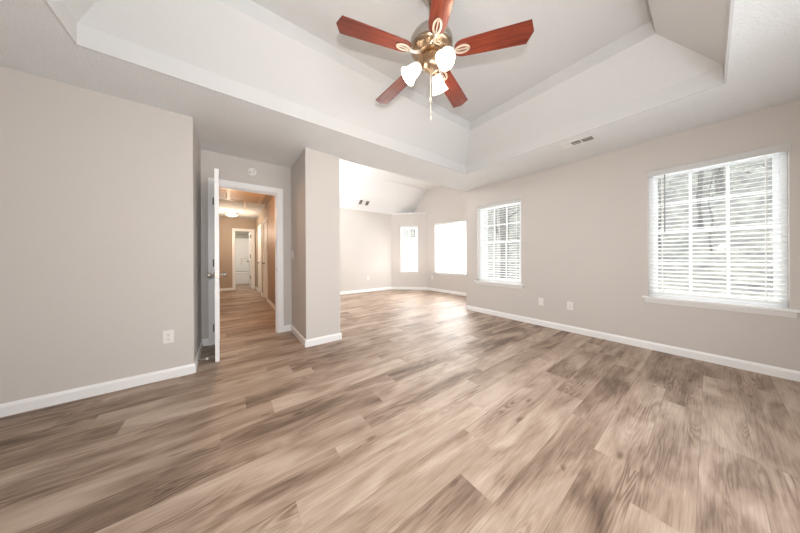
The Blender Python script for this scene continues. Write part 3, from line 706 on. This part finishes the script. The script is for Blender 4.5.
l = bpy.data.lights.new('hall_lamp', 'POINT'); l.energy = 30; l.color = (1.0, .84, .66); l.shadow_soft_size = .12
lo = bpy.data.objects.new('hall_lamp', l); C.objects.link(lo); lo.location = (.02, 8.25, H - .55)
r = empty('hall_light', (0.05, 4.75, H)); tag(r, 'added dome light just inside the hallway, unseen above the door head', 'ceiling light')  # added fixture out of view, goes with the warm hall fill
MB().lathe([(.165, 0), (.17, -.012), (.165, -.03), (.15, -.035)], 36).build('light_base', M['chain'], r)
MB().lathe([(.152, -.030), (.150, -.045), (.125, -.075), (.08, -.095), (.0005, -.105)], 36).build('glass_dome', M['dome'], r)
l = bpy.data.lights.new('hall_fill_front', 'POINT'); l.energy = 24; l.color = (1.0, .58, .30); l.shadow_soft_size = .12  # orange fill added for the near end of the hallway
lo = bpy.data.objects.new('hall_fill_front', l); C.objects.link(lo); lo.location = (.0, 5.0, H - .5)
r = empty('nook_fill_fixture', (1.60, 5.10, HN)); tag(r, 'added dome light on the vaulted room ceiling, unseen behind the pillar', 'ceiling light')  # added fixture out of view, goes with the far room fill
MB().lathe([(.165, 0), (.17, -.012), (.165, -.03), (.15, -.035)], 36).build('light_base', M['chain'], r)
MB().lathe([(.152, -.030), (.150, -.045), (.125, -.075), (.08, -.095), (.0005, -.105)], 36).build('glass_dome', M['shade'], r)
l = bpy.data.lights.new('nook_fill', 'POINT'); l.energy = 68; l.color = (.97, .98, 1.0); l.shadow_soft_size = .15  # fill added to brighten the far room walls and vault
lo = bpy.data.objects.new('nook_fill', l); C.objects.link(lo); lo.location = (1.60, 5.10, HN - .55)
# bathroom
r = empty('bathtub', (.15, 11.9, 0)); tag(r, 'white bathtub at the end of the hallway bathroom', 'bathtub')
b = MB(); b.box((-.75, -.36, 0), (.84, -.30, .48)); b.box((-.75, .32, 0), (.84, .38, .48)); b.box((-.75, -.30, 0), (-.68, .32, .48)); b.box((.77, -.30, 0), (.84, .32, .48)); b.box((-.68, -.30, .02), (.77, .32, .10))
b.build('tub_shell', M['tub'], r, bevel=.02)
MB().box((-.75, -.375, .44), (.84, -.29, .49)).build('tub_rim', M['tub'], r, bevel=.012)
r = empty('tub_surround', (.15, 12.29, 0)); tag(r, 'white wall surround with soap ledge above the bathtub', 'tub surround')
b = MB(); b.box((-.75, -.02, .50), (.84, 0.005, 1.95)); b.box((.815, -.72, .50), (.84, -.02, 1.95)); b.box((-.75, -.72, .50), (-.735, -.02, 1.95)); b.build('surround_panel', M['tub'], r, bevel=.008)
b = MB(); b.box((.30, -.06, 1.05), (.60, -.02, 1.08)); b.box((.30, -.06, .78), (.325, -.02, 1.05)); b.build('soap_ledge', M['chain'], r, bevel=.006)
r = empty('tub_faucet', (.958, 11.8, 0)); tag(r, 'dark tub faucet set on the right end of the tub surround', 'faucet')
for z in (.98, 1.12):
    MB().lathe([(.035, 0), (.035, .01), (.015, .015), (.014, .05), (.035, .06), (.038, .085), (.02, .10), (.0005, .10)], 20, Matrix.Translation((0.005, 0, z)) @ Matrix.Rotation(-PI / 2, 4, 'Y')).build('handle', M['hinge'], r)
MB().tube([(0.005, 0, .78), (-.10, 0, .78), (-.16, 0, .75), (-.17, 0, .70)], .024, 12).build('spout', M['hinge'], r)
o = MB().tube([(-.60, 11.52, 2.06), (.99, 11.52, 2.06)], .014, 12).build('shower_rod', M['nickel']); tag(o, 'metal shower rod above the bathtub', 'shower rod')
l = bpy.data.lights.new('bath_fill', 'POINT'); l.energy = 32; l.color = (1.0, .90, .78); l.shadow_soft_size = .15  # fill added to brighten the bathroom, no fixture behind it
lo = bpy.data.objects.new('bath_fill', l); C.objects.link(lo); lo.location = (0.0, 10.6, 2.2)

# ------------------------------------------------------------------ woods outside
def tree(x, y, z, h, r0, leafy, label, group, spread=1.0):
    rng = random.Random(int(x * 100 + y * 1000))
    rt_ = empty('tree', (x, y, z)); tag(rt_, label, 'tree', group)
    pts = []; lean = (rng.uniform(-.05, .05), rng.uniform(-.08, .08)); n = 7
    for i in range(n):
        t = i / (n - 1); pts.append((lean[0] * h * t + rng.uniform(-.06, .06), lean[1] * h * t + rng.uniform(-.08, .08), h * t))
    b = MB().tube(pts, [r0 * (1 - .75 * i / (n - 1)) for i in range(n)], 9); tips = []
    for k in range(13):
        t = rng.uniform(.18, .95); i = min(n - 2, int(t * (n - 1))); p = Vector(pts[i]).lerp(Vector(pts[i + 1]), t * (n - 1) - i)
        a = rng.uniform(0, 2 * PI); ln = rng.uniform(.7, 1.6) * (1.2 - .6 * t) * spread
        q1 = p + Vector((math.cos(a), math.sin(a), .35)) * ln * .5; q2 = q1 + Vector((math.cos(a + rng.uniform(-.6, .6)), math.sin(a + rng.uniform(-.6, .6)), rng.uniform(.1, .9))) * ln * .6
        b.tube([p, q1, q2], [r0 * .28, r0 * .17, r0 * .05], 5); tips += [q1, q2]
        q3 = q1 + Vector((rng.uniform(-.6, .6) * spread, rng.uniform(-.6, .6) * spread, rng.uniform(.1, .6))); b.tube([q1, q3], [r0 * .12, r0 * .04], 4); tips.append(q3)
    b.build('trunk', M['bark'], rt_)
    b = MB(); cnt = 420 if leafy else 110; s0 = .075 if leafy else .05
    for k in range(cnt):
        c = rng.choice(tips) + Vector((rng.gauss(0, .36 * spread), rng.gauss(0, .36 * spread), rng.gauss(0, .30 * spread)))
        q = Euler((rng.uniform(0, 6), rng.uniform(0, 6), rng.uniform(0, 6))).to_matrix(); s = s0 * rng.uniform(.6, 1.4)
        b.add([c + q @ Vector(v) for v in ((-s, 0, 0), (0, -s * .5, 0), (s, 0, 0), (0, s * .5, .01))], [(0, 1, 2, 3)])
    b.build('leaves', M['leaf'] if leafy else M['leafdry'], rt_, recalc=False)
def gz(x): return -0.45 + 0.020 * max(0, x - 6) ** 2 - .15
rng = random.Random(11); cnt = 0; spots = []
while cnt < 28:
    x = rng.uniform(9.5, 27); a = rng.uniform(-.35, .74) if cnt < 27 else 1.18; y = x * a + rng.uniform(-.5, .5)
    if any(math.hypot(x - p, y - q) < 3.3 for p, q in spots): continue
    spots.append((x, y)); leafy = rng.random() < .45
    tree(x, y, gz(x), rng.uniform(7, 10.5), rng.uniform(.09, .20), leafy,
         'leafy green tree in the woods outside the windows' if leafy else 'bare thin-trunked tree in the woods outside the windows', 'leafy trees in the woods' if leafy else 'bare trees in the woods')
    cnt += 1
cnt = 0; tries = 0
while cnt < 34 and tries < 4000:
    tries += 1
    x = rng.uniform(8.6, 24); y = x * rng.uniform(-.30, .76)
    if any(math.hypot(x - p, y - q) < (2.6 if i < 28 else 1.1) for i, (p, q) in enumerate(spots)): continue
    spots.append((x, y)); cnt += 1
    tree(x, y, gz(x), rng.uniform(3.5, 5.5), rng.uniform(.03, .06), False, 'thin bare sapling among the trees outside the windows', 'bare saplings in the woods', .3)
